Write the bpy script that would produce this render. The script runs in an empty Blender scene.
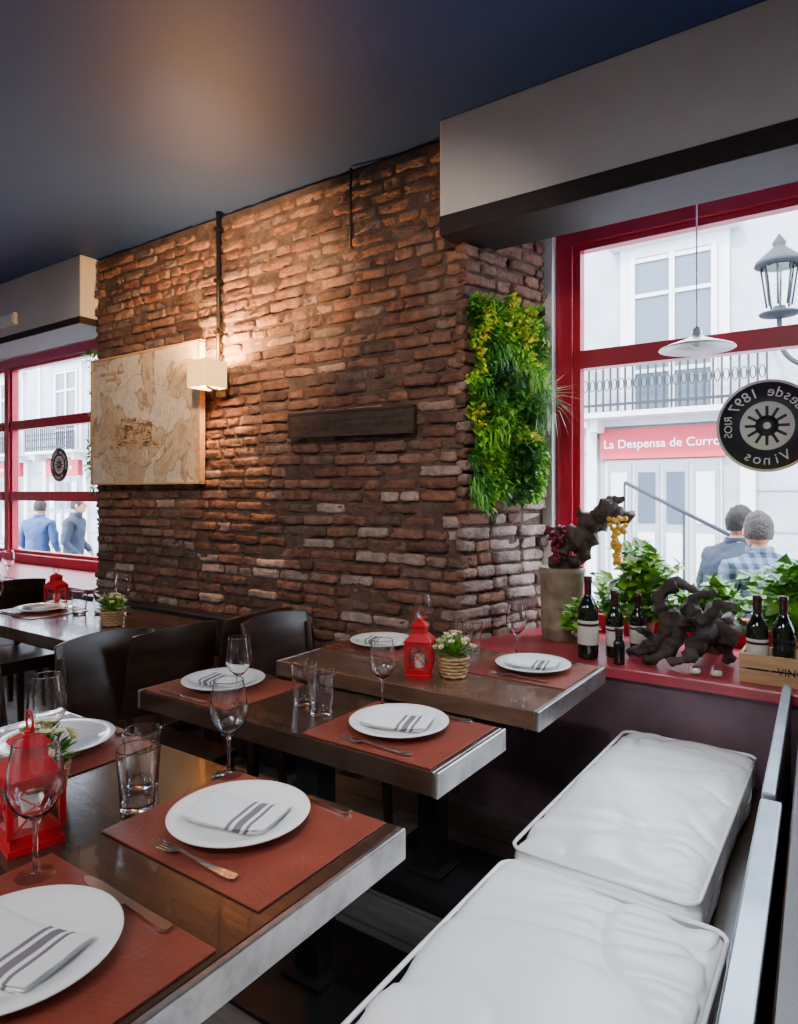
import bpy, bmesh, math, random
from mathutils import Vector, Matrix, noise, Euler
R = random.Random(7)
scene = bpy.context.scene
COL = scene.collection
pi = math.pi

# ------------------------------------------------------------------ materials
def nodes_of(m):
    m.use_nodes = True
    return m.node_tree.nodes, m.node_tree.links

def M(name, col, rough=.5, metal=0., var=0., vscale=6., stretch=(1,1,1), bump=0., bscale=40., trans=0., ior=1.45,
      emit=None, estr=0., coat=0., attr=None, sub=0., spec=None, col2=None, bdist=.01):
    m = bpy.data.materials.new(name)
    N, L = nodes_of(m)
    p = N['Principled BSDF']
    p.inputs['Base Color'].default_value = (*col, 1)
    p.inputs['Roughness'].default_value = rough
    p.inputs['Metallic'].default_value = metal
    p.inputs['Transmission Weight'].default_value = trans
    p.inputs['IOR'].default_value = ior
    p.inputs['Coat Weight'].default_value = coat
    if spec is not None: p.inputs['Specular IOR Level'].default_value = spec
    if emit:
        p.inputs['Emission Color'].default_value = (*emit, 1)
        p.inputs['Emission Strength'].default_value = estr
    tc = N.new('ShaderNodeTexCoord')
    mp = N.new('ShaderNodeMapping'); mp.inputs['Scale'].default_value = stretch
    L.new(tc.outputs['Object'], mp.inputs['Vector'])
    if var > 0 or attr or col2:
        nz = N.new('ShaderNodeTexNoise'); nz.inputs['Scale'].default_value = vscale
        nz.inputs['Detail'].default_value = 6; nz.inputs['Roughness'].default_value = .62
        L.new(mp.outputs[0], nz.inputs['Vector'])
        if attr:
            at = N.new('ShaderNodeAttribute'); at.attribute_name = attr
            mr = N.new('ShaderNodeMapRange'); mr.inputs['To Min'].default_value = 1 - var; mr.inputs['To Max'].default_value = 1 + var
            mr.inputs['From Min'].default_value = .25; mr.inputs['From Max'].default_value = .75
            L.new(nz.outputs['Fac'], mr.inputs['Value'])
            vm = N.new('ShaderNodeVectorMath'); vm.operation = 'SCALE'
            L.new(at.outputs['Color'], vm.inputs[0]); L.new(mr.outputs[0], vm.inputs['Scale'])
            L.new(vm.outputs[0], p.inputs['Base Color'])
        else:
            cr = N.new('ShaderNodeValToRGB')
            c2 = col2 if col2 else tuple(min(1, c * (1 + var)) for c in col)
            c1 = tuple(c * (1 - var) for c in col)
            cr.color_ramp.elements[0].color = (*c1, 1); cr.color_ramp.elements[0].position = .3
            cr.color_ramp.elements[1].color = (*c2, 1); cr.color_ramp.elements[1].position = .7
            L.new(nz.outputs['Fac'], cr.inputs['Fac']); L.new(cr.outputs['Color'], p.inputs['Base Color'])
    if bump > 0:
        n2 = N.new('ShaderNodeTexNoise'); n2.inputs['Scale'].default_value = bscale; n2.inputs['Detail'].default_value = 5
        L.new(mp.outputs[0], n2.inputs['Vector'])
        b = N.new('ShaderNodeBump'); b.inputs['Strength'].default_value = bump; b.inputs['Distance'].default_value = bdist
        L.new(n2.outputs['Fac'], b.inputs['Height']); L.new(b.outputs[0], p.inputs['Normal'])
    return m

m_brick = M('brick_clay', (.3,.17,.12), .8, var=.5, vscale=22, bump=1., bscale=75, attr='Col')
m_mortar = M('mortar', (.105,.066,.050), .95, var=.5, vscale=9, bump=1., bscale=45)
m_ceil = M('ceiling_paint', (.020,.052,.175), .6, var=.05, vscale=2, spec=.35)
m_plaster = M('plaster_grey', (.62,.58,.56), .8, var=.06, vscale=3, bump=.1, bscale=30)
m_plaster_w = M('plaster_white', (.62,.62,.62), .8, var=.06, vscale=3, bump=.1, bscale=30)
m_beam = M('beam_dark', (.022,.013,.014), .6, var=.4, vscale=8, stretch=(1,8,8), bump=.2)
m_recess = M('recess_paint', (.22,.30,.46), .6)
m_wall = M('wall_paint', (.33,.29,.27), .8, var=.08)
m_floor = M('floor_wood', (.17,.15,.14), .4, var=.6, vscale=5, stretch=(1,6,1), bump=.2, bscale=30)
m_red = M('red_window_paint', (.42,.005,.032), .3, var=.12, vscale=5)
m_sill = M('sill_red', (.38,.045,.06), .28, var=.3, vscale=6)
m_panel = M('panel_aubergine', (.15,.090,.11), .45, var=.3, vscale=4)
m_table = M('table_wood', (.042,.021,.014), .17, var=.3, vscale=3, stretch=(1,6,6), bump=.03, bscale=25, coat=.4)
m_table_b = M('table_wood_worn', (.12,.062,.040), .18, var=.5, vscale=3, stretch=(1,5,5), bump=.04, bscale=25, coat=.35)
m_edge = M('table_edge_metal', (.42,.40,.39), .30, metal=.9, var=.4, vscale=14, bump=.05)
m_black = M('black_iron', (.018,.018,.02), .4, metal=.5, var=.2)
m_dwood = M('dark_chair_wood', (.034,.017,.011), .30, var=.5, vscale=5, stretch=(1,1,6))
m_leather = M('dark_leather', (.018,.013,.015), .4, var=.3, bump=.15, bscale=50)
m_white = M('white_porcelain', (.88,.88,.87), .12, var=.02)
m_napkin = M('napkin_cotton', (.83,.83,.82), .9, var=.03, bump=.2, bscale=200)
m_stripe = M('napkin_stripe', (.20,.17,.20), .9, var=.1)
m_mat = M('placemat_leather', (.215,.045,.028), .38, var=.22, vscale=9, bump=.15, bscale=120)
m_steel = M('steel', (.62,.61,.6), .18, metal=1.)
m_glass = M('clear_glass', (1,1,1), 0.0, trans=1., ior=1.45)
m_lred = M('lantern_red', (.50,.008,.018), .3, var=.1)
m_wax = M('candle_wax', (.85,.8,.7), .5)
m_basket = M('basket_wicker', (.42,.25,.11), .6, var=.4, vscale=30, bump=.4, bscale=80)
m_leaf = M('leaf_green', (.08,.30,.03), .45, var=.45, vscale=9)
m_leafd = M('leaf_dark', (.022,.11,.015), .5, var=.4, vscale=9)
m_leaf2 = M('leaf_lime', (.26,.55,.04), .45, var=.3, vscale=9)
m_leafy = M('leaf_yellow', (.72,.66,.05), .5, var=.2, vscale=9)
m_leafp = M('leaf_pale', (.70,.78,.62), .5, var=.1, vscale=9)
m_petal = M('petal_cream', (.85,.75,.45), .6, var=.15, vscale=30)
m_cush = M('white_leatherette', (.90,.91,.92), .28, var=.02, vscale=4, bump=.25, bscale=7, stretch=(1,1.6,1), bdist=.02)
m_rail = M('bench_rail_silver', (.30,.34,.39), .28, metal=.75, var=.25)
m_bottle = M('bottle_glass_dark', (.008,.012,.008), .06, coat=.5)
m_label = M('bottle_label', (.75,.72,.62), .7, var=.06, vscale=20)
m_caps = M('bottle_capsule', (.05,.01,.012), .3)
m_crate = M('crate_pine', (.50,.30,.14), .6, var=.25, vscale=8, stretch=(1,8,8))
m_drift = M('driftwood', (.030,.019,.016), .65, var=.7, vscale=14, bump=1., bscale=30, col2=(.13,.095,.085))
m_relief = M('plaque_relief', (.07,.043,.032), .6, var=.5, vscale=20)
m_plaque = M('plaque_wood', (.058,.033,.025), .6, var=.5, vscale=9, stretch=(1,8,8), bump=.3)
m_pot = M('rusty_pot', (.27,.22,.15), .65, var=.5, vscale=12, bump=.3)
m_grape = M('grape_wine', (.16,.01,.025), .3, var=.3, vscale=20)
m_gold = M('grape_gold', (.85,.50,.05), .35, var=.2, vscale=20)
m_white_e = M('enamel_white', (.8,.82,.85), .25)
m_shade = M('lamp_shade_linen', (.70,.50,.26), .8, emit=(1.,.55,.17), estr=1.35)
m_fac = M('facade_stone', (.28,.30,.34), .85, var=.2, vscale=2)
m_fac2 = M('facade_trim', (.50,.50,.52), .8, var=.05)
m_facg = M('facade_glass', (.06,.08,.11), .15)
m_shopred = M('shop_sign_red', (.42,.020,.045), .6)
m_door = M('shop_door', (.20,.23,.27), .7, var=.1)
m_iron = M('street_iron', (.010,.013,.018), .8)
m_asph = M('street_stone', (.25,.25,.26), .8, var=.15)
m_skin = M('skin', (.42,.20,.13), .5, var=.05)
m_hairg = M('hair_grey', (.06,.054,.050), .9, var=.6, vscale=70, bump=1., bscale=120)
m_haird = M('hair_dark', (.015,.011,.009), .8, var=.3, vscale=60, bump=1., bscale=120)
m_jack = M('jacket_navy', (.008,.015,.036), .8, var=.5, vscale=7, bump=.8, bscale=9, bdist=.03)
m_jackb = M('jacket_blue', (.006,.036,.13), .7, var=.4, vscale=7, bump=.8, bscale=9, bdist=.03)
m_trou = M('trousers', (.015,.018,.026), .85, var=.2)
m_shoe = M('shoes', (.03,.025,.02), .5)
m_eye = M('eye', (.04,.03,.03), .2)
m_signw = M('sign_white', (.85,.85,.80), .5)
m_signk = M('sign_black', (.014,.018,.03), .4)
m_text = M('text_white', (.85,.85,.85), .5)
m_cable = M('black_cable', (.01,.01,.012), .4)
m_ink = M('print_ink', (.30,.18,.10), .5, var=.5, vscale=30)
m_inkr = M('print_ink_sepia', (.45,.28,.15), .5, var=.55, vscale=25)

N, L = nodes_of(m_floor)
p = N['Principled BSDF']
bt = N.new('ShaderNodeTexBrick'); tc = N.new('ShaderNodeTexCoord')
bt.inputs['Scale'].default_value = 1.0; bt.inputs['Brick Width'].default_value = 1.1; bt.inputs['Row Height'].default_value = .14
bt.inputs['Mortar Size'].default_value = .006; bt.inputs['Color1'].default_value = (.24,.21,.19,1); bt.inputs['Color2'].default_value = (.13,.12,.115,1)
bt.inputs['Mortar'].default_value = (.015,.015,.015,1)
L.new(tc.outputs['Object'], bt.inputs['Vector'])
old = p.inputs['Base Color'].links[0].from_socket
mx = N.new('ShaderNodeMix'); mx.data_type = 'RGBA'; mx.inputs[0].default_value = .55
L.new(old, mx.inputs[6]); L.new(bt.outputs['Color'], mx.inputs[7]); L.new(mx.outputs[2], p.inputs['Base Color'])

m_plaid = M('plaid_shirt', (.2,.3,.5), .8)
N, L = nodes_of(m_plaid); p = N['Principled BSDF']
tc = N.new('ShaderNodeTexCoord'); sp = N.new('ShaderNodeSeparateXYZ'); L.new(tc.outputs['Object'], sp.inputs[0])
def stripe(sock, sc):
    a = N.new('ShaderNodeMath'); a.operation = 'MULTIPLY'; a.inputs[1].default_value = sc; L.new(sock, a.inputs[0])
    b = N.new('ShaderNodeMath'); b.operation = 'FRACT'; L.new(a.outputs[0], b.inputs[0])
    c = N.new('ShaderNodeMath'); c.operation = 'GREATER_THAN'; c.inputs[1].default_value = .5; L.new(b.outputs[0], c.inputs[0]); return c.outputs[0]
s1 = stripe(sp.outputs['X'], 16); s2 = stripe(sp.outputs['Z'], 16)
ad = N.new('ShaderNodeMath'); ad.operation = 'ADD'; L.new(s1, ad.inputs[0]); L.new(s2, ad.inputs[1])
hf = N.new('ShaderNodeMath'); hf.operation = 'MULTIPLY'; hf.inputs[1].default_value = .5; L.new(ad.outputs[0], hf.inputs[0])
cr = N.new('ShaderNodeValToRGB'); cr.color_ramp.elements[0].color = (.12,.17,.25,1); cr.color_ramp.elements[1].color = (.006,.016,.05,1)
L.new(hf.outputs[0], cr.inputs[0]); L.new(cr.outputs[0], p.inputs['Base Color'])

m_pane = bpy.data.materials.new('window_pane')
N, L = nodes_of(m_pane)
N.remove(N['Principled BSDF'])
tr = N.new('ShaderNodeBsdfTransparent'); gl = N.new('ShaderNodeBsdfGlossy'); gl.inputs['Roughness'].default_value = .02
mx = N.new('ShaderNodeMixShader'); mx.inputs[0].default_value = .05
L.new(tr.outputs[0], mx.inputs[1]); L.new(gl.outputs[0], mx.inputs[2]); L.new(mx.outputs[0], N['Material Output'].inputs[0])

m_print = M('vintage_print', (.7,.6,.45), .35)
N, L = nodes_of(m_print); p = N['Principled BSDF']
tc = N.new('ShaderNodeTexCoord')
n3 = N.new('ShaderNodeTexNoise'); n3.inputs['Scale'].default_value = 2.6; n3.inputs['Detail'].default_value = 8; n3.inputs['Distortion'].default_value = .6; L.new(tc.outputs['Object'], n3.inputs[0])
c3 = N.new('ShaderNodeValToRGB'); E=c3.color_ramp.elements
E[0].position=.0; E[0].color=(.60,.54,.45,1); E[1].position=1.; E[1].color=(.50,.40,.28,1)
for ps,cl in ((.485,(.62,.56,.47,1)),(.497,(.26,.18,.11,1)),(.51,(.53,.44,.31,1)),(.57,(.50,.40,.28,1)),(.578,(.34,.23,.14,1)),(.586,(.47,.35,.24,1))):
    e=E.new(ps); e.color=cl
L.new(n3.outputs['Fac'],c3.inputs[0])
n4 = N.new('ShaderNodeTexNoise'); n4.inputs['Scale'].default_value = 30; n4.inputs['Detail'].default_value = 5; L.new(tc.outputs['Object'], n4.inputs[0])
c4 = N.new('ShaderNodeValToRGB'); c4.color_ramp.elements[0].position=.3; c4.color_ramp.elements[0].color=(.8,.75,.7,1); c4.color_ramp.elements[1].position=.6; L.new(n4.outputs['Fac'],c4.inputs[0])
mm = N.new('ShaderNodeMix'); mm.data_type = 'RGBA'; mm.blend_type = 'MULTIPLY'; mm.inputs[0].default_value = 1
L.new(c3.outputs[0], mm.inputs[6]); L.new(c4.outputs[0], mm.inputs[7]); L.new(mm.outputs[2], p.inputs['Base Color'])
p.inputs['Coat Weight'].default_value = .5; p.inputs['Coat Roughness'].default_value = .08

# ------------------------------------------------------------------ mesh builder
class MB:
    def __init__(s):
        s.v=[]; s.f=[]; s.mi=[]; s.sm=[]; s.col=[]
    def add(s, vs, fs, m=0, smooth=False, T=None, col=None, cols=None):
        o=len(s.v)
        for i,q in enumerate(vs):
            q=Vector(q)
            s.v.append(T @ q if T else q)
            s.col.append(cols[i] if cols else (col or (1,1,1)))
        for f in fs:
            s.f.append([i+o for i in f]); s.mi.append(m); s.sm.append(smooth)
    def box(s, x0,x1,y0,y1,z0,z1, m=0, T=None):
        vs=[(x0,y0,z0),(x1,y0,z0),(x1,y1,z0),(x0,y1,z0),(x0,y0,z1),(x1,y0,z1),(x1,y1,z1),(x0,y1,z1)]
        s.add(vs,[(0,3,2,1),(4,5,6,7),(0,1,5,4),(1,2,6,5),(2,3,7,6),(3,0,4,7)],m,False,T)
    def prism(s, poly, z0, z1, m=0, T=None):
        n=len(poly)
        vs=[(a,b,z0) for a,b in poly]+[(a,b,z1) for a,b in poly]
        s.add(vs,[tuple(range(n))[::-1],tuple(range(n,2*n))]+[(i,(i+1)%n,n+(i+1)%n,n+i) for i in range(n)],m,False,T)
    def lathe(s, prof, seg=32, m=0, T=None, smooth=True):
        vs=[];fs=[]
        for r,z in prof:
            for k in range(seg):
                a=2*pi*k/seg; vs.append((max(r,1e-5)*math.cos(a),max(r,1e-5)*math.sin(a),z))
        for i in range(len(prof)-1):
            for k in range(seg):
                k2=(k+1)%seg
                fs.append((i*seg+k,i*seg+k2,(i+1)*seg+k2,(i+1)*seg+k))
        s.add(vs,fs,m,smooth,T)
    def tube(s, pts, rad, seg=8, m=0, T=None, wob=0., smooth=True):
        pts=[Vector(p) for p in pts]; n=len(pts)
        if not hasattr(rad,'__len__'): rad=[rad]*n
        vs=[];fs=[]
        up=Vector((0,0,1))
        t0=(pts[1]-pts[0]).normalized()
        if abs(t0.dot(up))>.95: up=Vector((1,0,0))
        for i,p in enumerate(pts):
            t=(pts[min(i+1,n-1)]-pts[max(i-1,0)]).normalized()
            b=t.cross(up).normalized(); up=b.cross(t).normalized()
            for k in range(seg):
                a=2*pi*k/seg
                r=rad[i]
                d=b*math.cos(a)+up*math.sin(a)
                if wob: r*=1+wob*noise.noise((p+d*.05)*22)+wob*.5*noise.noise((p*.4+d*.09)*60)
                vs.append(p+d*r)
        for i in range(n-1):
            for k in range(seg):
                k2=(k+1)%seg; fs.append((i*seg+k,i*seg+k2,(i+1)*seg+k2,(i+1)*seg+k))
        fs.append(tuple(range(seg))[::-1]); fs.append(tuple(range((n-1)*seg,n*seg)))
        s.add(vs,fs,m,smooth,T)
    def ball(s, c, r, m=0, seg=10, T=None):
        if not hasattr(r,'__len__'): r=(r,r,r)
        rings=max(4,seg//2+1)
        prof=[(math.sin(pi*i/rings),-math.cos(pi*i/rings)) for i in range(rings+1)]
        S=Matrix.Translation(c) @ Matrix.Diagonal((*r,1))
        s.lathe(prof,seg,m,(T @ S) if T else S)
    def leaf(s, p, d, n, ln, w, m=0, bend=.3):
        p=Vector(p); d=Vector(d).normalized(); sd=d.cross(Vector(n))
        if sd.length<1e-3: sd=d.cross(Vector((.3,.5,.8)))
        sd.normalize(); up=sd.cross(d)
        a=p; b=p+d*ln*.45+up*ln*bend*.15; c=p+d*ln-up*ln*bend*.4
        s.add([a,b+sd*w,b-up*w*.25,b-sd*w,c],[(0,1,2),(0,2,3),(1,4,2),(3,2,4)],m,True)
    def obj(s, name, mats, bevel=0., colattr=False, loc=None, rot=None, recalc=True):
        me=bpy.data.meshes.new(name)
        me.from_pydata([tuple(q) for q in s.v],[],s.f)
        me.polygons.foreach_set('material_index',s.mi)
        me.polygons.foreach_set('use_smooth',s.sm)
        for m in mats: me.materials.append(m)
        if colattr:
            at=me.attributes.new('Col','FLOAT_COLOR','POINT')
            fl=[]
            for c in s.col: fl+= [c[0],c[1],c[2],1]
            at.data.foreach_set('color',fl)
        if recalc:
            bm=bmesh.new(); bm.from_mesh(me); bmesh.ops.recalc_face_normals(bm,faces=bm.faces); bm.to_mesh(me); bm.free()
        me.update()
        o=bpy.data.objects.new(name,me); COL.objects.link(o)
        if loc: o.location=loc
        if rot: o.rotation_euler=rot
        if bevel:
            b=o.modifiers.new('bev','BEVEL'); b.width=bevel; b.segments=2; b.limit_method='ANGLE'; b.angle_limit=.7
        return o

def TR(x=0,y=0,z=0,rx=0,ry=0,rz=0):
    return Matrix.Translation((x,y,z)) @ Euler((rx,ry,rz)).to_matrix().to_4x4()
def inst(src,name,loc,rz=0,scale=1):
    o=bpy.data.objects.new(name,src.data); COL.objects.link(o); o.location=loc; o.rotation_euler=(0,0,rz); o.scale=(scale,)*3
    for md in src.modifiers:
        b=o.modifiers.new('bev','BEVEL'); b.width=md.width; b.segments=2; b.limit_method='ANGLE'; b.angle_limit=.7
    return o
def text_add(mb, body, size, T, m):
    cu=bpy.data.curves.new('t','FONT'); cu.body=body; cu.size=size; cu.align_x='CENTER'; cu.align_y='CENTER'; cu.extrude=.002
    ob=bpy.data.objects.new('t',cu); COL.objects.link(ob)
    dg=bpy.context.evaluated_depsgraph_get(); me=bpy.data.meshes.new_from_object(ob.evaluated_get(dg))
    mb.add([v.co.copy() for v in me.vertices],[tuple(p.vertices) for p in me.polygons],m,False,T)
    bpy.data.objects.remove(ob); bpy.data.curves.remove(cu); bpy.data.meshes.remove(me)
def spline(pts, n=8):
    P=[Vector(p) for p in pts]; out=[]
    for i in range(len(P)-1):
        p0=P[max(i-1,0)];p1=P[i];p2=P[i+1];p3=P[min(i+2,len(P)-1)]
        for k in range(n):
            t=k/n
            out.append(.5*((2*p1)+(-p0+p2)*t+(2*p0-5*p1+4*p2-p3)*t*t+(-p0+3*p1-3*p2+p3)*t**3))
    out.append(P[-1]); return out

# ------------------------------------------------------------------ room shell
XL, XR, YB, YW, YO, H = -8.2, 2.0, -3.6, 2.6, 3.35, 3.0
b=MB(); b.box(XL-.1,XR+.1,YB-.1,YO,-.1,0); b.obj('floor',[m_floor])
b=MB(); b.box(XL-.1,XR+.1,YB-.1,YO,H,H+.12); b.obj('ceiling',[m_ceil])
b=MB(); b.box(XL-.12,XL,YB,YO,0,H); b.obj('wall_left',[m_wall])
b=MB(); b.box(XR,XR+.12,YB,YO,0,H); b.obj('wall_right',[m_wall])
b=MB(); b.box(XL-.12,XR+.12,YB-.12,YB,0,H); b.obj('wall_rear',[m_wall])

RX0,RX1=-1.46,-1.30
def mortar_bed(mb,P0,ud,nr,W,z0,z1,seed):
    P0=Vector(P0); ud=Vector(ud).normalized(); nr=Vector(nr).normalized()
    nu=int(W/.022)+1; nz=int((z1-z0)/.022)+1; vs=[];fs=[]
    for j in range(nz+1):
        for i in range(nu+1):
            p=P0+ud*(W*i/nu)+Vector((0,0,z0+(z1-z0)*j/nz))
            d=.005*noise.noise(p*14+Vector((seed,0,0)))+.006*noise.noise(p*4+Vector((0,seed,0)))
            vs.append(p+nr*d)
    for j in range(nz):
        for i in range(nu): a=j*(nu+1)+i; fs.append((a,a+1,a+nu+2,a+nu+1))
    mb.add(vs,fs,0,True)
def bricks(mb, P0, ud, nr, W, z0, z1, seed, pale=0.):
    rg=random.Random(seed); P0=Vector(P0); ud=Vector(ud).normalized(); nr=Vector(nr).normalized()
    ch=.0605; rows=int((z1-z0)/ch)
    SS=[0,.06,.2,.4,.6,.8,.94,1]; TT=[0,.14,.38,.62,.86,1]
    for r in range(rows):
        z=z0+r*ch; u=-(r%2)*.11-rg.random()*.03
        while u<W:
            q0=rg.random()
            Ln=rg.uniform(.19,.235) if q0>.30 else rg.uniform(.10,.125)
            gp=rg.uniform(.005,.011)
            a=max(u+gp,0-rg.random()*.010); c=min(u+Ln-gp*.6,W+rg.random()*.012); u+=Ln
            if c-a<.03: continue
            d=rg.uniform(-.004,.012)
            if rg.random()<.06: d=-.012
            if rg.random()<.05: d+=.008
            zz=z+.016*noise.noise(Vector((a*.9,r*.12,seed)))+rg.uniform(-.002,.002)
            hh=ch-rg.uniform(.010,.017)
            tl=rg.uniform(-.005,.005); tx=rg.uniform(-.008,.008); tz=rg.uniform(-.006,.006)
            q=rg.random()
            if q<.44: cl=(.205,.092,.060)
            elif q<.68: cl=(.265,.130,.087)
            elif q<.84: cl=(.125,.062,.045)
            elif q<.94: cl=(.165,.10,.078)
            else: cl=(.30,.19,.145)
            pl=pale*max(0,min(1,(1.45-z)/1.0))
            if rg.random()<pl: cl=(.40,.29,.25)
            k=rg.uniform(.78,1.22); cl=tuple(x*k for x in cl)
            nx,nz=len(SS),len(TT); vs=[];fs=[];cs=[]
            for j in range(nz):
                for i in range(nx):
                    s=SS[i]; t=TT[j]
                    edge=(i in (0,nx-1)) or (j in (0,nz-1))
                    corner=(i in (0,nx-1)) and (j in (0,nz-1))
                    ss=s; t2=t
                    if corner: ss=.5+(s-.5)*.93; t2=.5+(t-.5)*.78
                    pos=P0+ud*(a+(c-a)*ss)+Vector((0,0,zz+hh*t2+tl*(s-.5)))
                    nn=noise.noise_vector(pos*27+Vector((seed,0,0)))
                    chip=max(0,noise.noise(pos*38+Vector((4,seed,2)))-.08)*.030
                    dep=d+(0 if edge else .007)+tx*(s-.5)+tz*(t-.5)+.006*nn.x+.004*noise.noise(pos*85)-chip
                    pos=pos+nr*dep+ud*nn.y*.006+Vector((0,0,nn.z*.0055))
                    vs.append(pos)
                    f=.88+.32*noise.noise(pos*16)+(-.10 if edge else .03)
                    lm=max(0,min(.55,(noise.noise(pos*6+Vector((1,2,seed)))-.26)*2.0))
                    base=[x*f for x in cl]
                    cs.append(tuple(base[q2]*(1-lm)+(.21,.14,.11)[q2]*lm for q2 in range(3)))
            ring=[i for i in range(nx)]+[nx*j+nx-1 for j in range(1,nz)]+[nx*(nz-1)+i for i in range(nx-2,-1,-1)]+[nx*j for j in range(nz-2,0,-1)]
            for j in range(nz-1):
                for i in range(nx-1): fs.append((j*nx+i,j*nx+i+1,(j+1)*nx+i+1,(j+1)*nx+i))
            o=len(vs)
            for q2 in ring:
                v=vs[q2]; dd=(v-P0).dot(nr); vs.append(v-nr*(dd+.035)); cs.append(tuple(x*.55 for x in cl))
            n=len(ring)
            for i in range(n): fs.append((ring[i],o+i,o+(i+1)%n,ring[(i+1)%n]))
            mb.add(vs,fs,1,True,None,None,cs)
b=MB()
b.prism([(-4.37,2.640),(RX0-.02,2.640),(RX1-.02,3.2),(RX1-.02,YO),(-4.53,YO),(-4.53,3.2)],0,H,0)
rd=Vector((RX1-RX0,.6,0)); 
mortar_bed(b,(-4.37,2.6235,.1),(1,0,0),(0,-1,0),2.900,0,2.88,1)
mortar_bed(b,(RX0-.006,2.618,.68),rd,(.6,-(RX1-RX0),0),.6,0,2.03,2)
bricks(b,(-4.37,2.62,.12),(1,0,0),(0,-1,0),2.91,0,2.88,3,.22)
bricks(b,(RX0+.0,2.605,.68),rd,(.6,-(RX1-RX0),0),.6,0,2.03,5,.8)
b.obj('wall_back',[m_mortar,m_brick],colattr=True)

b=MB()
b.box(XL,-4.4,YW,YO,0,.66); b.box(RX0-.02,1.3,YW+.01,YO,0,.66)
b.obj('wall_apron',[m_panel])
b=MB(); b.box(RX0-.015,1.3,YW-.035,3.24,.66,.70); b.box(XL,-4.4,YW-.035,3.24,.66,.70); b.obj('window_sill',[m_sill],bevel=.006)
b=MB(); b.box(1.3,XR,YW,YO,0,H); b.obj('wall_back_side',[m_wall])
b=MB(); b.box(RX1-.02,1.3,3.2,YO,2.69,H); b.box(XL,-4.5,3.2,YO,2.69,H); b.obj('wall_lintel',[m_plaster_w])
b=MB(); b.box(RX0,1.3,YW+.12,3.2,2.72,2.76); b.box(XL,-4.4,YW+.12,3.2,2.72,2.76); b.obj('ceiling_recess',[m_recess])
b=MB(); b.box(-1.515,XR,2.50,YW+.12,2.58,H); b.obj('trim_1',[m_plaster],bevel=.006)
b=MB(); b.box(-1.515,XR,2.495,2.80,2.495,2.58); b.obj('trim_2',[m_beam],bevel=.004)
b=MB(); b.box(XL,-4.38,2.50,YW+.12,2.58,H); b.obj('trim_3',[m_plaster],bevel=.006)
b=MB(); b.box(XL,-4.38,2.495,2.80,2.53,2.58); b.obj('trim_4',[m_beam],bevel=.004)
b=MB(); b.box(RX1-.03,RX1+.035,3.17,3.3,.70,2.70); b.obj('trim_5',[m_plaster_w])

def window(name,x0,x1,z0,z1,mull,rails):
    b=MB(); t=.085; y0,y1=3.22,3.32
    b.box(x0,x0+t,y0,y1,z0,z1); b.box(x1-t,x1,y0,y1,z0,z1)
    b.box(x0+t,x1-t,y0,y1,z1-t,z1); b.box(x0+t,x1-t,y0-.03,y1,z0,z0+t)
    xs=[x0+t]+mull+[x1-t]
    for m in mull: b.box(m-.045,m+.045,y0,y1,z0+t,z1-t)
    for i in range(len(xs)-1):
        a=xs[i]+(.045 if i else 0); c=xs[i+1]-(.045 if i<len(xs)-2 else 0)
        for s in (0,1):
            xa=a if s==0 else c-.035
            b.box(xa,xa+.035,y0+.02,y1-.02,z0+t,z1-t)
        b.box(a+.035,c-.035,y0+.02,y1-.02,z0+t,z0+t+.03); b.box(a+.035,c-.035,y0+.02,y1-.02,z1-t-.03,z1-t)
        for r in rails: b.box(a+.035,c-.035,y0+.005,y1-.02,r-.045,r+.045)
        b.box(a+.01,c-.01,3.268,3.272,z0+t,z1-t,1)
    return b.obj(name,[m_red,m_pane],bevel=.004)
window('window_1',-8.1,-4.56,.70,2.69,[-6.98],[2.03,1.34])
window('window_2',RX1+.035,1.28,.70,2.69,[.0],[2.03])

# ------------------------------------------------------------------ furniture
def table(name,x0,x1,y0,y1,cx,cy,wood,basex=.42,basey=.42):
    b=MB()
    b.box(x0+.012,x1-.012,y0,y1,.695,.75,0)
    b.box(x1-.012,x1,y0,y1,.693,.7505,1); b.box(x0,x0+.012,y0,y1,.693,.7505,1)
    b.box(x0+.06,x1-.06,y0+.04,y1-.04,.675,.695,2)
    for x,y in zip(cx,cy):
        b.box(x-.04,x+.04,y-.04,y+.04,.02,.675,2)
        b.box(x-.15,x+.15,y-.1,y+.1,.66,.675,2)
        b.box(x-basex/2,x+basex/2,y-basey/2,y+basey/2,0,.014,2)
        b.box(x-.07,x+.07,y-.07,y+.07,.014,.03,2)
    return b.obj(name,[wood,m_edge,m_black],bevel=.003)
table('dining_table',-1.87,-.69,.21,1.02,[-1.28],[.6],m_table,.5,.5)
table('dining_table',-1.87,-.765,1.254,1.60,[-1.27],[1.42],m_table)
table('dining_table',-1.78,-.745,1.77,2.37,[-1.27],[2.05],m_table_b)
table('dining_table',-3.75,-2.52,1.5,2.12,[-3.1],[1.8],m_table)
table('dining_table',-5.9,-4.55,1.75,2.4,[-5.2],[2.05],m_table)
table('dining_table',-5.1,-3.9,.55,1.2,[-4.5],[.85],m_table)

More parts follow.
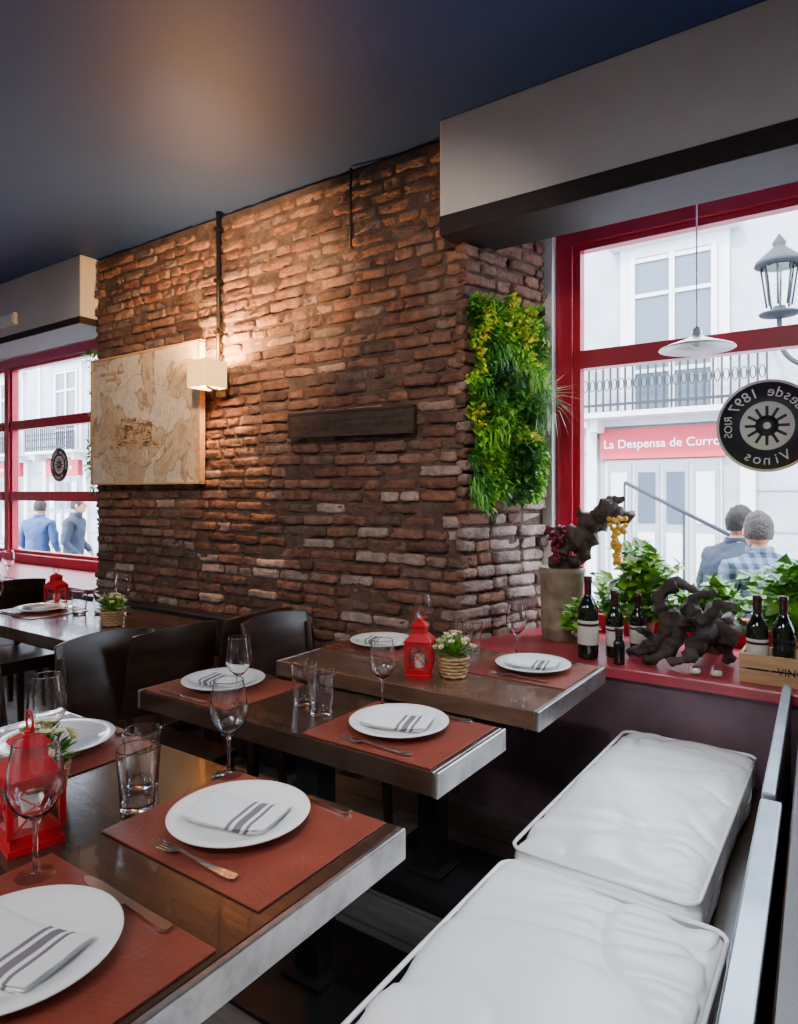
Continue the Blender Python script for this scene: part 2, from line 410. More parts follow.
b=MB()
b.box(-.21,.21,-.21,.21,.435,.465,0)
b.box(-.19,.19,-.19,.19,.39,.435,0)
for sx in(-1,1):
    for sy in(-1,1):
        x=sx*.185;y=sy*.185
        zt=.43
        b.add([(x*1.06-.014,y*1.06-.014,0),(x*1.06+.014,y*1.06-.014,0),(x*1.06+.014,y*1.06+.014,0),(x*1.06-.014,y*1.06+.014,0),
               (x-.019,y-.019,zt),(x+.019,y-.019,zt),(x+.019,y+.019,zt),(x-.019,y+.019,zt)],
              [(0,3,2,1),(4,5,6,7),(0,1,5,4),(1,2,6,5),(2,3,7,6),(3,0,4,7)],0)
for sy in(-1,1):
    b.tube([(-.195,sy*.17,.43),(-.205,sy*.175,.6),(-.235,sy*.18,.80)],[.016,.015,.012],8,0)
vs=[];n=12
for j in range(4):
    t=j/3; z=.53+.33*t
    for i in range(n+1):
        s=i/n*2-1; y=s*.205*(1-.05*t)
        x=-.205-.055*t-.035*(1-s*s)
        vs+= [(x,y,z-(.018*s*s if j==3 else 0)),(x+.016,y,z-(.018*s*s if j==3 else 0))]
fs=[];W=(n+1)*2
for j in range(3):
    for i in range(n):
        a=j*W+i*2
        fs.append((a,a+2,a+2+W,a+W)); fs.append((a+1,a+1+W,a+3+W,a+3))
for i in range(n):
    fs.append((i*2,i*2+1,i*2+3,i*2+2)); a=3*W+i*2; fs.append((a,a+2,a+3,a+1))
for j in range(3):
    a=j*W; fs.append((a,a+W,a+W+1,a+1)); a=j*W+n*2; fs.append((a,a+1,a+W+1,a+W))
b.add(vs,fs,0,True)
chair=b.obj('dining_chair',[m_dwood],bevel=.003,loc=(-2.02,1.40,0))
for (x,y,r) in [(-2.44,1.64,pi),(-1.79,2.03,.0),(-2.42,2.06,pi),(-2.05,.45,0),(-3.95,1.80,0),(-2.05,.86,.05),
                (-4.4,1.95,pi),(-6.1,2.05,0),(-3.75,.85,pi),(-5.3,.85,0)]:
    inst(chair,'dining_chair',(x,y,0),r)

b=MB(); b.box(-4.33,-2.3,2.49,2.565,.1,.68); b.box(-4.33,-2.3,2.32,2.49,.36,.46); b.box(-4.33,-2.3,2.36,2.49,0,.36)
b.obj('banquette',[m_leather],bevel=.015)

def cushion(name,x0,x1,y0,y1,z0,z1,seed,bulge=.012):
    hx,hy,hz=(x1-x0)/2,(y1-y0)/2,(z1-z0)/2; r=min(hz*.9,.035)
    bm=bmesh.new()
    def face(f,nu,nv):
        g=[[bm.verts.new(f(i/nu*2-1,j/nv*2-1)) for i in range(nu+1)] for j in range(nv+1)]
        for j in range(nv):
            for i in range(nu): bm.faces.new((g[j][i],g[j][i+1],g[j+1][i+1],g[j+1][i]))
    nx,ny,nzz=64,110,12
    face(lambda u,v:(u*hx,v*hy,hz),nx,ny); face(lambda u,v:(u*hx,v*hy,-hz),nx,ny)
    face(lambda u,v:(u*hx,hy,v*hz),nx,nzz); face(lambda u,v:(u*hx,-hy,v*hz),nx,nzz)
    face(lambda u,v:(hx,u*hy,v*hz),ny,nzz); face(lambda u,v:(-hx,u*hy,v*hz),ny,nzz)
    bmesh.ops.remove_doubles(bm,verts=bm.verts,dist=1e-5)
    for v in bm.verts:
        p=v.co.copy(); q=Vector((max(-(hx-r),min(hx-r,p.x)),max(-(hy-r),min(hy-r,p.y)),max(-(hz-r),min(hz-r,p.z))))
        d=p-q
        if d.length>1e-6: p=q+d.normalized()*r
        u=p.x/hx; w=p.y/hy
        if p.z>0:
            ed=max(abs(u),abs(w))
            p.z+=bulge*(1-u**6)*(1-w**6)
            N1=Vector((p.x*3+seed,p.y*2.2,seed))
            p.z+=.016*noise.noise(N1)
            wr=lambda A,B,o: (1-abs(noise.noise(Vector((A,B,o)))))**6
            p.z+=-.016*wr(p.x*4+p.y*2.2+noise.noise(N1*2),p.y*1.6-p.x*.8,seed*2)*(.45+.55*ed)
            p.z+=-.009*wr(p.x*3-p.y*8,p.y*2+p.x,seed*3)*max(0,abs(w)-.35)/.65*2
            p.z+=-.010*wr(p.y*11+3*noise.noise(N1*1.7),p.x*2,seed*5)*max(0,abs(u)-.4)/.6
        s=.012*noise.noise(Vector((p.x*6,p.y*6,p.z*9+seed)))
        if p.z<hz*.9: p.x+=s*(1 if u>0 else -1); p.y+=s*(1 if w>0 else -1)
        v.co=p
    me=bpy.data.meshes.new(name); bmesh.ops.recalc_face_normals(bm,faces=bm.faces); bm.to_mesh(me); bm.free()
    for pl in me.polygons: pl.use_smooth=True
    me.materials.append(m_cush)
    o=bpy.data.objects.new(name,me); COL.objects.link(o); o.location=((x0+x1)/2,(y0+y1)/2,(z0+z1)/2)
    mb=MB(); hx2,hy2=hx-.004,hy-.004; pts=[]
    for cx,cy,a0 in ((hx2-r,hy2-r,0),(-hx2+r,hy2-r,pi/2),(-hx2+r,-hy2+r,pi),(hx2-r,-hy2+r,1.5*pi)):
        for k in range(5):
            a=a0+k*pi/8; pts.append((cx+r*math.cos(a),cy+r*math.sin(a),hz-.014))
    pts.append(pts[0]); mb.tube(pts,.005,8,0)
    w_=mb.obj('piping',[m_cush]); w_.parent=o
    return o
cushion('bench_cushion',-.735,-.285,1.545,2.56,.362,.487,1.3)
cushion('bench_cushion',-.725,-.215,.33,1.510,.362,.480,4.7)
b=MB()
b.box(-.68,-.2,.3,2.56,.30,.36,0); b.box(-.60,-.2,.34,2.54,0,.30,0)
rz=.0407
T=TR(-.14,.88,0,0,0,rz)
b.box(0,.028,-.6,.70,.30,.715,0,T); b.box(-.004,.036,-.6,.70,.715,.732,1,T)
b.box(.0,.02,.73,1.68,.30,.715,0,T); b.box(-.004,.022,.73,1.68,.715,.732,1,T)
b.box(.05,.09,-.6,1.68,.0,.69,0,T)
b.box(.09,.50,-.3,1.68,.36,.42,2,T); b.box(.09,.46,-.3,1.68,0,.36,0,T)
b.obj('bench',[m_dwood,m_rail,m_leather],bevel=.004)
b=MB(); b.tube(spline([(-.57,.66,.50),(-.52,.78,.510),(-.465,.87,.514),(-.41,.905,.516),(-.375,.89,.516),(-.365,.83,.514),(-.375,.72,.508)],8),.0035,8,0); b.obj('power_cable',[m_cable])

# ------------------------------------------------------------------ tableware
TZ=.7505
b=MB(); b.lathe([(0,.004),(.06,.004),(.075,.0),(.078,.0),(.082,.006),(.105,.013),(.13,.020),(.1315,.0225),(.129,.0235),(.104,.0175),(.085,.011),(.078,.0085),(0,.008)],56,0)
plate=b.obj('dinner_plate',[m_white]); plate_me=plate.data; bpy.data.objects.remove(plate)
def napkin_mesh():
    b=MB(); nx,ny=22,10
    L_,W_=.175,.105
    for lay in range(3):
        z0=.0+lay*.0045; off=lay*.003
        top=[];bot=[]
        for j in range(ny+1):
            for i in range(nx+1):
                s=i/nx;t=j/ny
                x=(s-.5)*L_+off; y=(t-.5)*W_-off*.5
                w=.0022*math.sin(s*5+lay)+.0015*noise.noise(Vector((s*4,t*3,lay)))
                sag=.010*max(0,abs(s-.5)*2-.55)
                r=.0042*(1-max(abs(2*s-1),abs(2*t-1))**8)
                top.append((x,y,z0+w+sag+r)); bot.append((x,y,z0+w+sag))
        o=len(top)
        vs=top+bot
        for j in range(ny):
            for i in range(nx):
                a=j*(nx+1)+i
                mat=1 if i in (12,14,15,17) else 0
                b.add([vs[a],vs[a+1],vs[a+nx+2],vs[a+nx+1]],[(0,1,2,3)],mat,True)
                b.add([vs[o+a],vs[o+a+1],vs[o+a+nx+2],vs[o+a+nx+1]],[(0,3,2,1)],0,True)
        for i in range(nx):
            for j in (0,ny):
                a=j*(nx+1)+i; b.add([vs[a],vs[a+1],vs[o+a+1],vs[o+a]],[(0,1,2,3)],1 if i in(12,14,15,17) else 0,True)
        for j in range(ny):
            for i in (0,nx):
                a=j*(nx+1)+i; b.add([vs[a],vs[a+nx+1],vs[o+a+nx+1],vs[o+a]],[(0,1,2,3)],0,True)
    ob=b.obj('napkin',[m_napkin,m_stripe]); me=ob.data; bpy.data.objects.remove(ob); return me
nap_me=napkin_mesh()
b=MB()
def bar(pts,wid,th,m=0):
    vs=[];fs=[]
    for (x,z),w in zip(pts,wid):
        vs+=[(x,-w,z),(x,w,z),(x,w,z+th),(x,-w,z+th)]
    for i in range(len(pts)-1):
        a=i*4
        for k in range(4): fs.append((a+k,a+(k+1)%4,a+4+(k+1)%4,a+4+k))
    fs.append((0,3,2,1)); a=(len(pts)-1)*4; fs.append((a,a+1,a+2,a+3))
    return vs,fs
vs,fs=bar([(.10,.004),(.09,.003),(.04,.003),(-.01,.006),(-.035,.009),(-.05,.006),(-.062,.004)],[.006,.009,.006,.003,.0035,.010,.012],.0018); b.add(vs,fs,0)
for k in range(4):
    y=-.0098+k*.0065
    vs,fs=bar([(-.061,.004),(-.085,.003),(-.105,.008)],[.0019,.0016,.0009],.0016); b.add([(x,yy+y,z) for x,yy,z in vs],fs,0)
f_=b.obj('fork',[m_steel],bevel=.0006); fork_me=f_.data; bpy.data.objects.remove(f_)
b=MB()
vs,fs=bar([(.11,.001),(.10,.001),(.02,.001),(.005,.0015)],[.006,.0085,.006,.005],.005); b.add(vs,fs,0)
vs,fs=bar([(.006,.002),(-.02,.002),(-.08,.002),(-.10,.002),(-.112,.002)],[.006,.009,.0095,.007,.001],.0015); b.add(vs,fs,0)
k_=b.obj('table_knife',[m_steel],bevel=.0006); knife_me=k_.data; bpy.data.objects.remove(k_)
def put(me,name,x,y,z,rz=0,s=1):
    o=bpy.data.objects.new(name,me); COL.objects.link(o); o.location=(x,y,z); o.rotation_euler=(0,0,rz); o.scale=(s,s,s); return o
def mat_(x0,x1,y0,y1):
    b=MB(); b.box(-(x1-x0)/2,(x1-x0)/2,-(y1-y0)/2,(y1-y0)/2,0,.003); b.obj('placemat',[m_mat],bevel=.001,loc=((x0+x1)/2,(y0+y1)/2,TZ))
def setting(x0,x1,y0,y1,px,py,flip=False,cut=True,nap=True):
    mat_(x0,x1,y0,y1); z=TZ+.0035
    put(plate_me,'dinner_plate',px,py,z)
    if nap: put(nap_me,'napkin',px+(-.005 if not flip else .005),py-.005,z+.0125,(0.30+R.uniform(-.1,.1))+(pi if flip else 0))
    if cut:
        xm=(x0+x1)/2
        a,c=(y0+.030,y1-.013)
        if not flip:
            put(fork_me,'fork',xm+.02,a,z,.03); put(knife_me,'table_knife',xm+.02,c,z,-.02)
        else:
            put(fork_me,'fork',xm-.02,c,z,pi+.03); put(knife_me,'table_knife',xm-.02,a-.012,z,pi)
setting(-1.14,-.73,.69,1.012,-.955,.855)
setting(-1.14,-.715,.275,.60,-.915,.435)
setting(-1.82,-1.42,.69,1.01,-1.61,.86,True)
setting(-1.82,-1.42,.26,.58,-1.62,.42,True)
setting(-1.18,-.79,1.265,1.59,-.995,1.437)
setting(-1.855,-1.47,1.265,1.59,-1.68,1.437,True)
setting(-1.14,-.765,2.02,2.345,-.945,2.19)
setting(-1.77,-1.42,2.02,2.345,-1.60,2.19,True)
setting(-3.72,-3.33,1.65,1.95,-3.52,1.8,True)
setting(-4.98,-4.6,1.95,2.25,-4.8,2.1)

b=MB(); b.lathe([(0,0),(.0345,0),(.0358,.0003),(.036,.0012),(.033,.0022),(.010,.006),(.0045,.012),(.0036,.03),(.0036,.078),(.006,.088),(.018,.097),(.032,.112),(.040,.130),(.0415,.145),(.039,.170),(.035,.195),(.0323,.210),(.0321,.2115),(.0318,.2120),
   (.0314,.2120),(.0311,.2115),(.0313,.210),(.034,.195),(.038,.170),(.0404,.145),(.0388,.131),(.031,.1135),(.017,.099),(.005,.093),(0,.092)],40,0)
o=b.obj('g',[m_glass]); wg=o.data; bpy.data.objects.remove(o)
b=MB(); b.lathe([(0,0),(.028,0),(.0300,.0005),(.0305,.002),(.031,.006),(.034,.05),(.0368,.09),(.0384,.113),(.0385,.1145),(.0382,.1152),(.0376,.1152),(.0373,.1145),(.0372,.113),(.0356,.09),(.0325,.05),(.0297,.014),(.029,.0115),(.0275,.0102),(.025,.010),(0,.010)],36,0)
o=b.obj('g',[m_glass]); tg=o.data; bpy.data.objects.remove(o)
for x,y,s in [(-1.135,.985,1.0),(-1.095,.550,1.04),(-1.50,.78,1.),(-1.135,1.555,.93),(-1.50,1.34,.93),(-1.07,2.325,.95),(-1.49,2.33,.95),(-3.55,1.58,1),(-3.1,2.0,1),(-5.0,2.32,1),(-4.75,1.85,1),(-5.5,1.9,1),(-5.3,2.2,1),(-4.5,1.1,1),(-4.2,1.0,1)]:
    put(wg,'wine_glass',x,y,TZ,0,s)
for x,y in [(-1.17,.785),(-1.25,.85),(-1.345,1.455),(-1.245,1.415),(-1.24,2.29),(-1.30,2.33),(-3.22,1.95),(-3.30,1.88),(-5.15,1.9),(-4.6,.8)]:
    put(tg,'water_glass',x,y,TZ,0,1.04)

b=MB(); w=.040
b.box(-w-.004,w+.004,-w-.004,w+.004,0,.012,0); b.box(-w,w,-w,w,.012,.03,0)
for sx in(-1,1):
    for sy in(-1,1): b.box(sx*w-.005,sx*w+.005,sy*w-.005,sy*w+.005,.03,.118,0)
for s in(-1,1):
    b.box(-w,w,s*w-.003,s*w+.003,.105,.118,0); b.box(s*w-.003,s*w+.003,-w,w,.105,.118,0)
    b.box(-w+.005,w-.005,s*w-.0006,s*w+.0006,.03,.105,1); b.box(s*w-.0006,s*w+.0006,-w+.005,w-.005,.03,.105,1)
    for q in(-1,1):
        b.tube([(q*w,s*w,.032),(-q*w,s*w,.104)],.0022,6,0); b.tube([(s*w,q*w,.032),(s*w,-q*w,.104)],.0022,6,0)
b.box(-w-.006,w+.006,-w-.006,w+.006,.118,.124,0)
def frust(b,w0,w1,z0,z1,m):
    b.add([(-w0,-w0,z0),(w0,-w0,z0),(w0,w0,z0),(-w0,w0,z0),(-w1,-w1,z1),(w1,-w1,z1),(w1,w1,z1),(-w1,w1,z1)],[(0,3,2,1),(4,5,6,7),(0,1,5,4),(1,2,6,5),(2,3,7,6),(3,0,4,7)],m)
frust(b,w+.004,.026,.124,.146,0); b.box(-.024,.024,-.024,.024,.146,.170,0); frust(b,.03,.012,.170,.186,0)
b.lathe([(.008,.185),(.009,.190),(.005,.194),(0,.195)],14,0)
ring=[(.018*math.cos(a),0,.206+.018*math.sin(a)) for a in [2*pi*k/24 for k in range(25)]]
b.tube(ring,.0022,6,0)
b.lathe([(0,.03),(.017,.03),(.017,.07),(0,.07)],16,2)
o=b.obj('candle_lantern',[m_lred,m_pane,m_wax],bevel=.001); o.location=(-1.215,.60,TZ); o.rotation_euler=(0,0,-.2); o.scale=(1.04,)*3
for x,y,r,s in [(-1.23,1.90,.4,1.),(-3.62,1.93,.3,.95),(-5.35,2.3,.2,.95)]:
    inst(o,'candle_lantern',(x,y,TZ),r,s)

def flower_basket(x,y,seed):
    rg=random.Random(seed); b=MB()
    for k in range(6): 
        z=.006+k*.0115; r=.040+.002*k
        b.tube([(r*math.cos(a),r*math.sin(a),z+.002*math.sin(a*8+k*pi)) for a in [2*pi*i/32 for i in range(33)]],.0058,6,0)
    for k in range(10):
        a=2*pi*k/10; b.tube([(.036*math.cos(a),.036*math.sin(a),0),(.05*math.cos(a),.05*math.sin(a),.07)],.003,5,0)
    b.lathe([(0,.002),(.038,.002),(.045,.055),(0,.058)],16,0)
    for k in range(190):
        a=rg.uniform(0,2*pi); e=rg.uniform(.1,1.4); d=Vector((math.cos(a)*math.cos(e),math.sin(a)*math.cos(e),math.sin(e)))
        p=Vector((0,0,.065))+d*rg.uniform(.005,.048); b.leaf(p,d+Vector((0,0,.2)),(0,0,1),rg.uniform(.025,.048),.007,rg.choice([1,1,2]))
    for k in range(24):
        a=rg.uniform(0,2*pi); e=rg.uniform(.4,1.5); d=Vector((math.cos(a)*math.cos(e),math.sin(a)*math.cos(e),math.sin(e)))
        c=Vector((0,0,.07))+d*.072
        for q in range(6):
            aa=q*pi/3; t=Vector((math.cos(aa),math.sin(aa),.4)); b.leaf(c,t+d,d,.016,.007,3)
        b.ball(c+d*.004,.004,2,6)
    b.obj('flower_basket',[m_basket,m_leaf,m_leaf2,m_petal],loc=(x,y,TZ+.001),recalc=False)
flower_basket(-1.13,1.955,1); flower_basket(-2.88,1.80,2); flower_basket(-1.37,.70,3)

# ------------------------------------------------------------------ wall decor
b=MB(); wx,wz=.565,.415
b.box(-wx,wx,-.012,.012,-wz,wz,0)
for s in(-1,1):
    b.box(-wx-.006,wx+.006,-.020,.016,s*wz-.006,s*wz+.006,1); b.box(s*wx-.006,s*wx+.006,-.020,.016,-wz,wz,1)
Y0,Y1=-.0128,-.0115
text_add(b,'MAPA DE LOS VINOS',.030,TR(-.33,Y0,.31,pi/2),2)
text_add(b,'DE ESPAÑA',.024,TR(-.33,Y0,.27,pi/2),2)
for k in range(3): b.box(-.42,-.24,Y0,Y1,.23-k*.016,.2325-k*.016,2)
rg=random.Random(4)
# low winery engraving made of fine hatching, and the map's river/boundary lines
def hatch(x0,x1,z0,z1,n,m=3):
    for k in range(n):
        x=rg.uniform(x0,x1); z=rg.uniform(z0,z1); l=rg.uniform(.015,.05)
        if rg.random()<.6: b.box(x,min(x+l,x1),Y0-.0006,Y1,z,z+.004,m if rg.random()<.7 else 2)
        else: b.box(x,x+.004,Y0-.0006,Y1,z,min(z+l,z1),m if rg.random()<.7 else 2)
hatch(-.30,.10,-.16,-.03,330); hatch(-.24,-.06,-.03,.01,50); hatch(-.36,.18,-.20,-.15,130)
for k in range(12):
    xx=-.42+k*.055; b.box(xx,xx+.035,Y0,Y1,-.29-.01*(k%3),-.2875-.01*(k%3),2)
for k in range(9): b.tube(spline([(.18+.03*k,-.0120,-.32+.012*k),(.24+.024*k,-.0120,-.15+.01*k),(.19+.03*k,-.0120,.03+.015*k),(.24+.02*k,-.0120,.24+.010*k)],5),.0013,4,2)
cs_=[]
for k in range(61):
    a=2*pi*k/60; r=.26+.07*noise.noise(Vector((math.cos(a)*1.7,math.sin(a)*1.7,3)))+.03*noise.noise(Vector((math.cos(a)*6,math.sin(a)*6,1)))
    cs_.append((-.06+r*1.35*math.cos(a),-.0122,.0+r*1.05*math.sin(a)))
b.tube(cs_,.0016,4,2)
b.obj('framed_print',[m_print,m_crate,m_ink,m_inkr],loc=(-3.730,2.548,1.845))

b=MB()
b.box(-.395,.395,-.006,.014,-.060,.060,0)
for s in(-1,1): b.box(-.40,.40,-.011,.014,s*.060-.006,s*.060+.006,0); b.box(s*.394-.006,s*.394+.006,-.011,.014,-.06,.06,0)
rg=random.Random(9)
for k in range(14):
    x=-.33+k*.05; b.tube(spline([(x-.02,-.006,-.02),(x+.01,-.007,-.01),(x-.012,-.007,.01),(x+.02,-.006,.02)],4),.0028,6,1)
b.obj('carved_wood_plaque',[m_plaque,m_relief],loc=(-2.095,2.577,1.72),rot=(0,.012,0))

b=MB()
b.box(-.04,.04,-.012,.0,-.11,.02,0)
b.tube([(0,-.01,-.06),(0,-.06,-.075),(0,-.11,-.06)],.008,8,0)
b.tube([(0,-.11,-.06),(0,-.11,.03)],.007,8,0)
w=.075;t=.003
for s in(-1,1):
    b.box(-w,w,-.11+s*w-t,-.11+s*w+t,-.07,.08,1); b.box(s*w-t,s*w+t,-.11-w,-.11+w,-.07,.08,1)
b.ball((0,-.11,.03),.02,2,10)
sc=b.obj('wall_lamp',[m_black,m_shade,m_shade],loc=(-3.02,2.575,2.03))
ld=bpy.data.lights.new('sconce_bulb','POINT'); ld.energy=130; ld.color=(1,.50,.17); ld.shadow_soft_size=.03
lo=bpy.data.objects.new('sconce_bulb',ld); COL.objects.link(lo); lo.location=(0,-.11,.068); lo.parent=sc
b=MB(); b.tube([(-3.06,2.578,2.10),(-3.055,2.575,2.5),(-3.06,2.578,2.99)],.012,8,0)
for z in(2.3,2.6,2.9): b.box(-3.08,-3.04,2.56,2.60,z-.01,z+.01,0)
b.obj('electrical_conduit',[m_black])
b=MB(); b.tube([(-2.09,2.595,2.60),(-2.092,2.595,2.8),(-2.088,2.595,2.99)],.007,8,0); b.obj('wall_crack_tube',[m_beam])  # dark tube standing in for a vertical crack in the brickwork
b=MB(); b.box(-.12,.12,-.03,.0,-.045,.045,0); b.box(-.105,.105,-.036,-.03,-.03,.03,1); b.obj('emergency_light',[m_white_e,m_signw],bevel=.006,loc=(-5.36,2.50,2.69))

b=MB()
b.tube([(0,0,.02),(0,0,.72)],.0035,6,0); b.lathe([(0,.72),(.035,.72),(.03,.70),(0,.69)],16,0)
b.lathe([(.014,.05),(.02,.045),(.022,.02),(.035,.008),(.09,-.012),(.145,-.032),(.15,-.038),(.147,-.040),(.09,-.018),(.03,.0),(.014,.015),(.0,.02)],40,0)
b.lathe([(0,.055),(.014,.052),(.014,.02),(0,.018)],14,1)
b.ball((0,0,-.012),.022,0,12)
b.obj('pendant_lamp',[m_white_e,m_black],loc=(-.562,3.0,2.01))

# ------------------------------------------------------------------ green wall
def foliage(name,origin,ud,nr,W,z0,z1,n,seed,depth=.07):
    rg=random.Random(seed); b=MB(); P=Vector(origin); ud=Vector(ud).normalized(); nr=Vector(nr).normalized()
    Tm=Matrix((( ud.x,nr.x,0,P.x),(ud.y,nr.y,0,P.y),(0,0,1,0),(0,0,0,1)))
    b.box(.05,W-.05,0,.015,z0+.06,z1-.06,0,Tm)
    for k in range(n):
        u=rg.uniform(-.07,W+.07); z=rg.uniform(z0-.08,z1+.08)
        q=Vector((u*5,z*5,seed)); t=noise.noise(q); t2=noise.noise(q*1.5+Vector((9,3,1)))
        mg=min(u,W-u,z-z0,z1-z)
        if mg<.06*noise.noise(Vector((u*9,z*9,seed+3)))*1.6: continue
        m=0 if t<-.25 else (1 if t<.1 else 2)
        if t2>.18 and z>z0+.25*(z1-z0): m=3 if rg.random()<.42 else 2
        if rg.random()<.2: m=rg.choice([0,1,2,2])
        clump=abs(noise.noise(q*.9+Vector((2,7,1))))
        hd=depth*(.4+2.4*clump)*min(1,.5+max(mg,0)*5)
        p=P+ud*u+Vector((0,0,z))+nr*rg.uniform(.010,hd)
        d=nr*rg.uniform(.4,1.2)+ud*rg.uniform(-.9,.9)+Vector((0,0,rg.uniform(-.9,.8)))
        if t2<-.27: b.leaf(p,d+Vector((0,0,-.3)),(0,0,1),rg.uniform(.05,.09),.0035,m,1.)
        elif m==3: b.leaf(p+nr*.015,d,nr,rg.uniform(.018,.03),rg.uniform(.009,.013),m)
        else: b.leaf(p,d,(0,0,1),rg.uniform(.026,.06),rg.uniform(.007,.015),m)
    return b
b=foliage('g',(RX0+.035,2.585,0),rd,(.6,-.16,0),.51,1.33,2.24,11000,11,.085)
rg=random.Random(5)
for k in range(60):
    a=rg.uniform(0,2*pi); d=Vector((.5,-.3,0))*rg.uniform(.2,1)+Vector((math.cos(a)*.6,math.cos(a)*.5,math.sin(a)))
    b.leaf(Vector((-1.23,2.98,1.80)),d,(0,0,1),rg.uniform(.10,.2),.0045,4,.5)
b.obj('vertical_garden',[m_leafd,m_leaf,m_leaf2,m_leafy,m_leafp],recalc=False)
b=foliage('g',(-4.45,2.66,0),(-.2,.6,0),(-.6,-.2,0),.50,1.4,2.4,3500,12,.10)
b.obj('vertical_garden',[m_leafd,m_leaf,m_leaf2,m_leafy,m_leafp],recalc=False)

# ------------------------------------------------------------------ sill objects
SZ=.7005
def bottle(name,x,y,z,h=.31,r=.037,label=True,tint=None):
    b=MB(); k=h/.31
    b.lathe([(0,.004),(r*.8,.0),(r*.97,.003),(r,.01),(r,.175*k),(r*.93,.195*k),(r*.6,.222*k),(.0155,.238*k),(.0135,.25*k),(.0135,.29*k),(.016,.292*k),(.016,.31*k),(0,.31*k)],28,0)
    b.lathe([(.0145,.245*k),(.0148,.288*k),(.0168,.291*k),(.0168,.3105*k),(0,.3115*k)],20,2)
    if label:
        b.lathe([(r+.0006,.055*k),(r+.0008,.056*k),(r+.0008,.145*k),(r+.0006,.146*k)],28,1)
        b.lathe([(r+.001,.125*k),(r+.0012,.126*k),(r+.0012,.134*k),(r+.001,.135*k)],28,2)
    return b.obj(name,[m_bottle,m_label,m_caps],loc=(x,y,z))
bottle('wine_bottle',-.91,2.665,SZ,.33,.041)
bottle('wine_bottle',-.825,2.74,SZ,.27,.034)
bottle('wine_bottle',-.765,2.86,SZ,.25,.032)
bottle('wine_bottle',-.775,2.63,SZ,.14,.022,False)
for k,(x,y) in enumerate([(-.305,2.715),(-.225,2.74),(-.145,2.71),(-.065,2.73)]): bottle('wine_bottle',x,y,SZ+.010,.29,.036,k%2==0)
for x,y in [(-.50,2.64),(-.43,2.65)]:
    b=MB(); b.lathe([(0,0),(.022,0),(.024,.035),(.022,.035),(.02,.006),(0,.006)],20,0); b.lathe([(0,.006),(.019,.006),(.019,.02),(0,.02)],16,1); b.obj('tealight_holder',[m_pane,m_wax],loc=(x,y,SZ))
b=MB(); 
b.box(-.17,.17,-.075,.075,0,.008)
for s in(-1,1):
    b.box(-.17,.17,s*.075-.005,s*.075+.005,0,.045); b.box(-.17,.17,s*.075-.005,s*.075+.005,.052,.10)
    b.box(s*.165-.005,s*.165+.005,-.07,.07,0,.10)
    for q in(-1,1): b.box(s*.158-.007,s*.158+.007,q*.065-.006,q*.065+.006,0,.10)
text_add(b,'VINOS',.035,TR(0,-.0815,.05,pi/2),1)
b.obj('wooden_crate',[m_crate,m_beam],bevel=.0015,loc=(-.185,2.72,SZ))

def branch(pts,r0,r1,seg=12,w=.5,j=.016):
    P=spline(pts,8); n=len(P); 
    P=[p+j*noise.noise_vector(p*17) for p in P]
    rs=[(r0+(r1-r0)*i/(n-1))*(1+.6*noise.noise(P[i]*34)) for i in range(n)]
    b.tube(P,rs,seg,0,None,w)
b=MB()
branch([(-.78,2.76,.725),(-.71,2.73,.745),(-.65,2.73,.80),(-.58,2.76,.87),(-.50,2.79,.885),(-.44,2.80,.85),(-.40,2.83,.80)],.016,.040,14,.7)
branch([(-.70,2.73,.75),(-.62,2.75,.82),(-.54,2.80,.86),(-.46,2.82,.88),(-.40,2.83,.87)],.024,.030,12,.7)
branch([(-.60,2.75,.85),(-.635,2.76,.90),(-.65,2.77,.96),(-.60,2.78,1.01),(-.55,2.78,1.005),(-.50,2.78,.98)],.036,.010,12,.7)
branch([(-.55,2.77,.88),(-.53,2.77,.94),(-.50,2.76,.98),(-.44,2.76,.99)],.032,.008,10,.7)
branch([(-.50,2.77,.88),(-.46,2.76,.93),(-.43,2.75,.95),(-.38,2.76,.945)],.032,.008,10,.7)
branch([(-.57,2.77,.87),(-.60,2.74,.80),(-.65,2.69,.73),(-.69,2.67,.715)],.042,.012,12,.7)
branch([(-.46,2.79,.86),(-.50,2.75,.80),(-.55,2.71,.74),(-.60,2.69,.72)],.040,.012,12,.7)
branch([(-.66,2.72,.79),(-.70,2.70,.83),(-.735,2.69,.84)],.022,.006,8,.7)
branch([(-.46,2.82,.84),(-.43,2.85,.78),(-.42,2.87,.72)],.032,.016,12,.7)
branch([(-.50,2.80,.87),(-.49,2.83,.80),(-.53,2.86,.72)],.03,.014,12,.7)
b.obj('driftwood_root',[m_drift])
b=MB(); b.lathe([(0,0),(.085,0),(.09,.005),(.092,.05),(.096,.055),(.094,.06),(.098,.29),(.104,.30),(.104,.325),(.098,.33),(.094,.325),(.088,.29),(0,.285)],36,0)
b.obj('metal_planter',[m_pot],loc=(-1.13,2.95,SZ))
b=MB(); z=SZ+.285
branch([(-1.12,2.95,z),(-1.13,2.94,z+.07),(-1.10,2.93,z+.15),(-1.05,2.92,z+.16),(-1.00,2.92,z+.22),(-.95,2.92,z+.27),(-.89,2.92,z+.33)],.050,.048,16,.7)
branch([(-1.10,2.94,z+.14),(-1.16,2.93,z+.20),(-1.20,2.92,z+.22)],.038,.014,12,.7)
branch([(-1.12,2.94,z+.05),(-1.05,2.94,z+.08),(-1.00,2.93,z+.17)],.036,.04,12,.7)
branch([(-.92,2.92,z+.31),(-.85,2.92,z+.29),(-.81,2.92,z+.27)],.052,.018,12,.7)
branch([(-.92,2.92,z+.31),(-.89,2.93,z+.36),(-.84,2.93,z+.37)],.040,.010,12,.7)
branch([(-.98,2.92,z+.24),(-1.03,2.92,z+.28),(-1.04,2.92,z+.32)],.028,.006,10,.7)
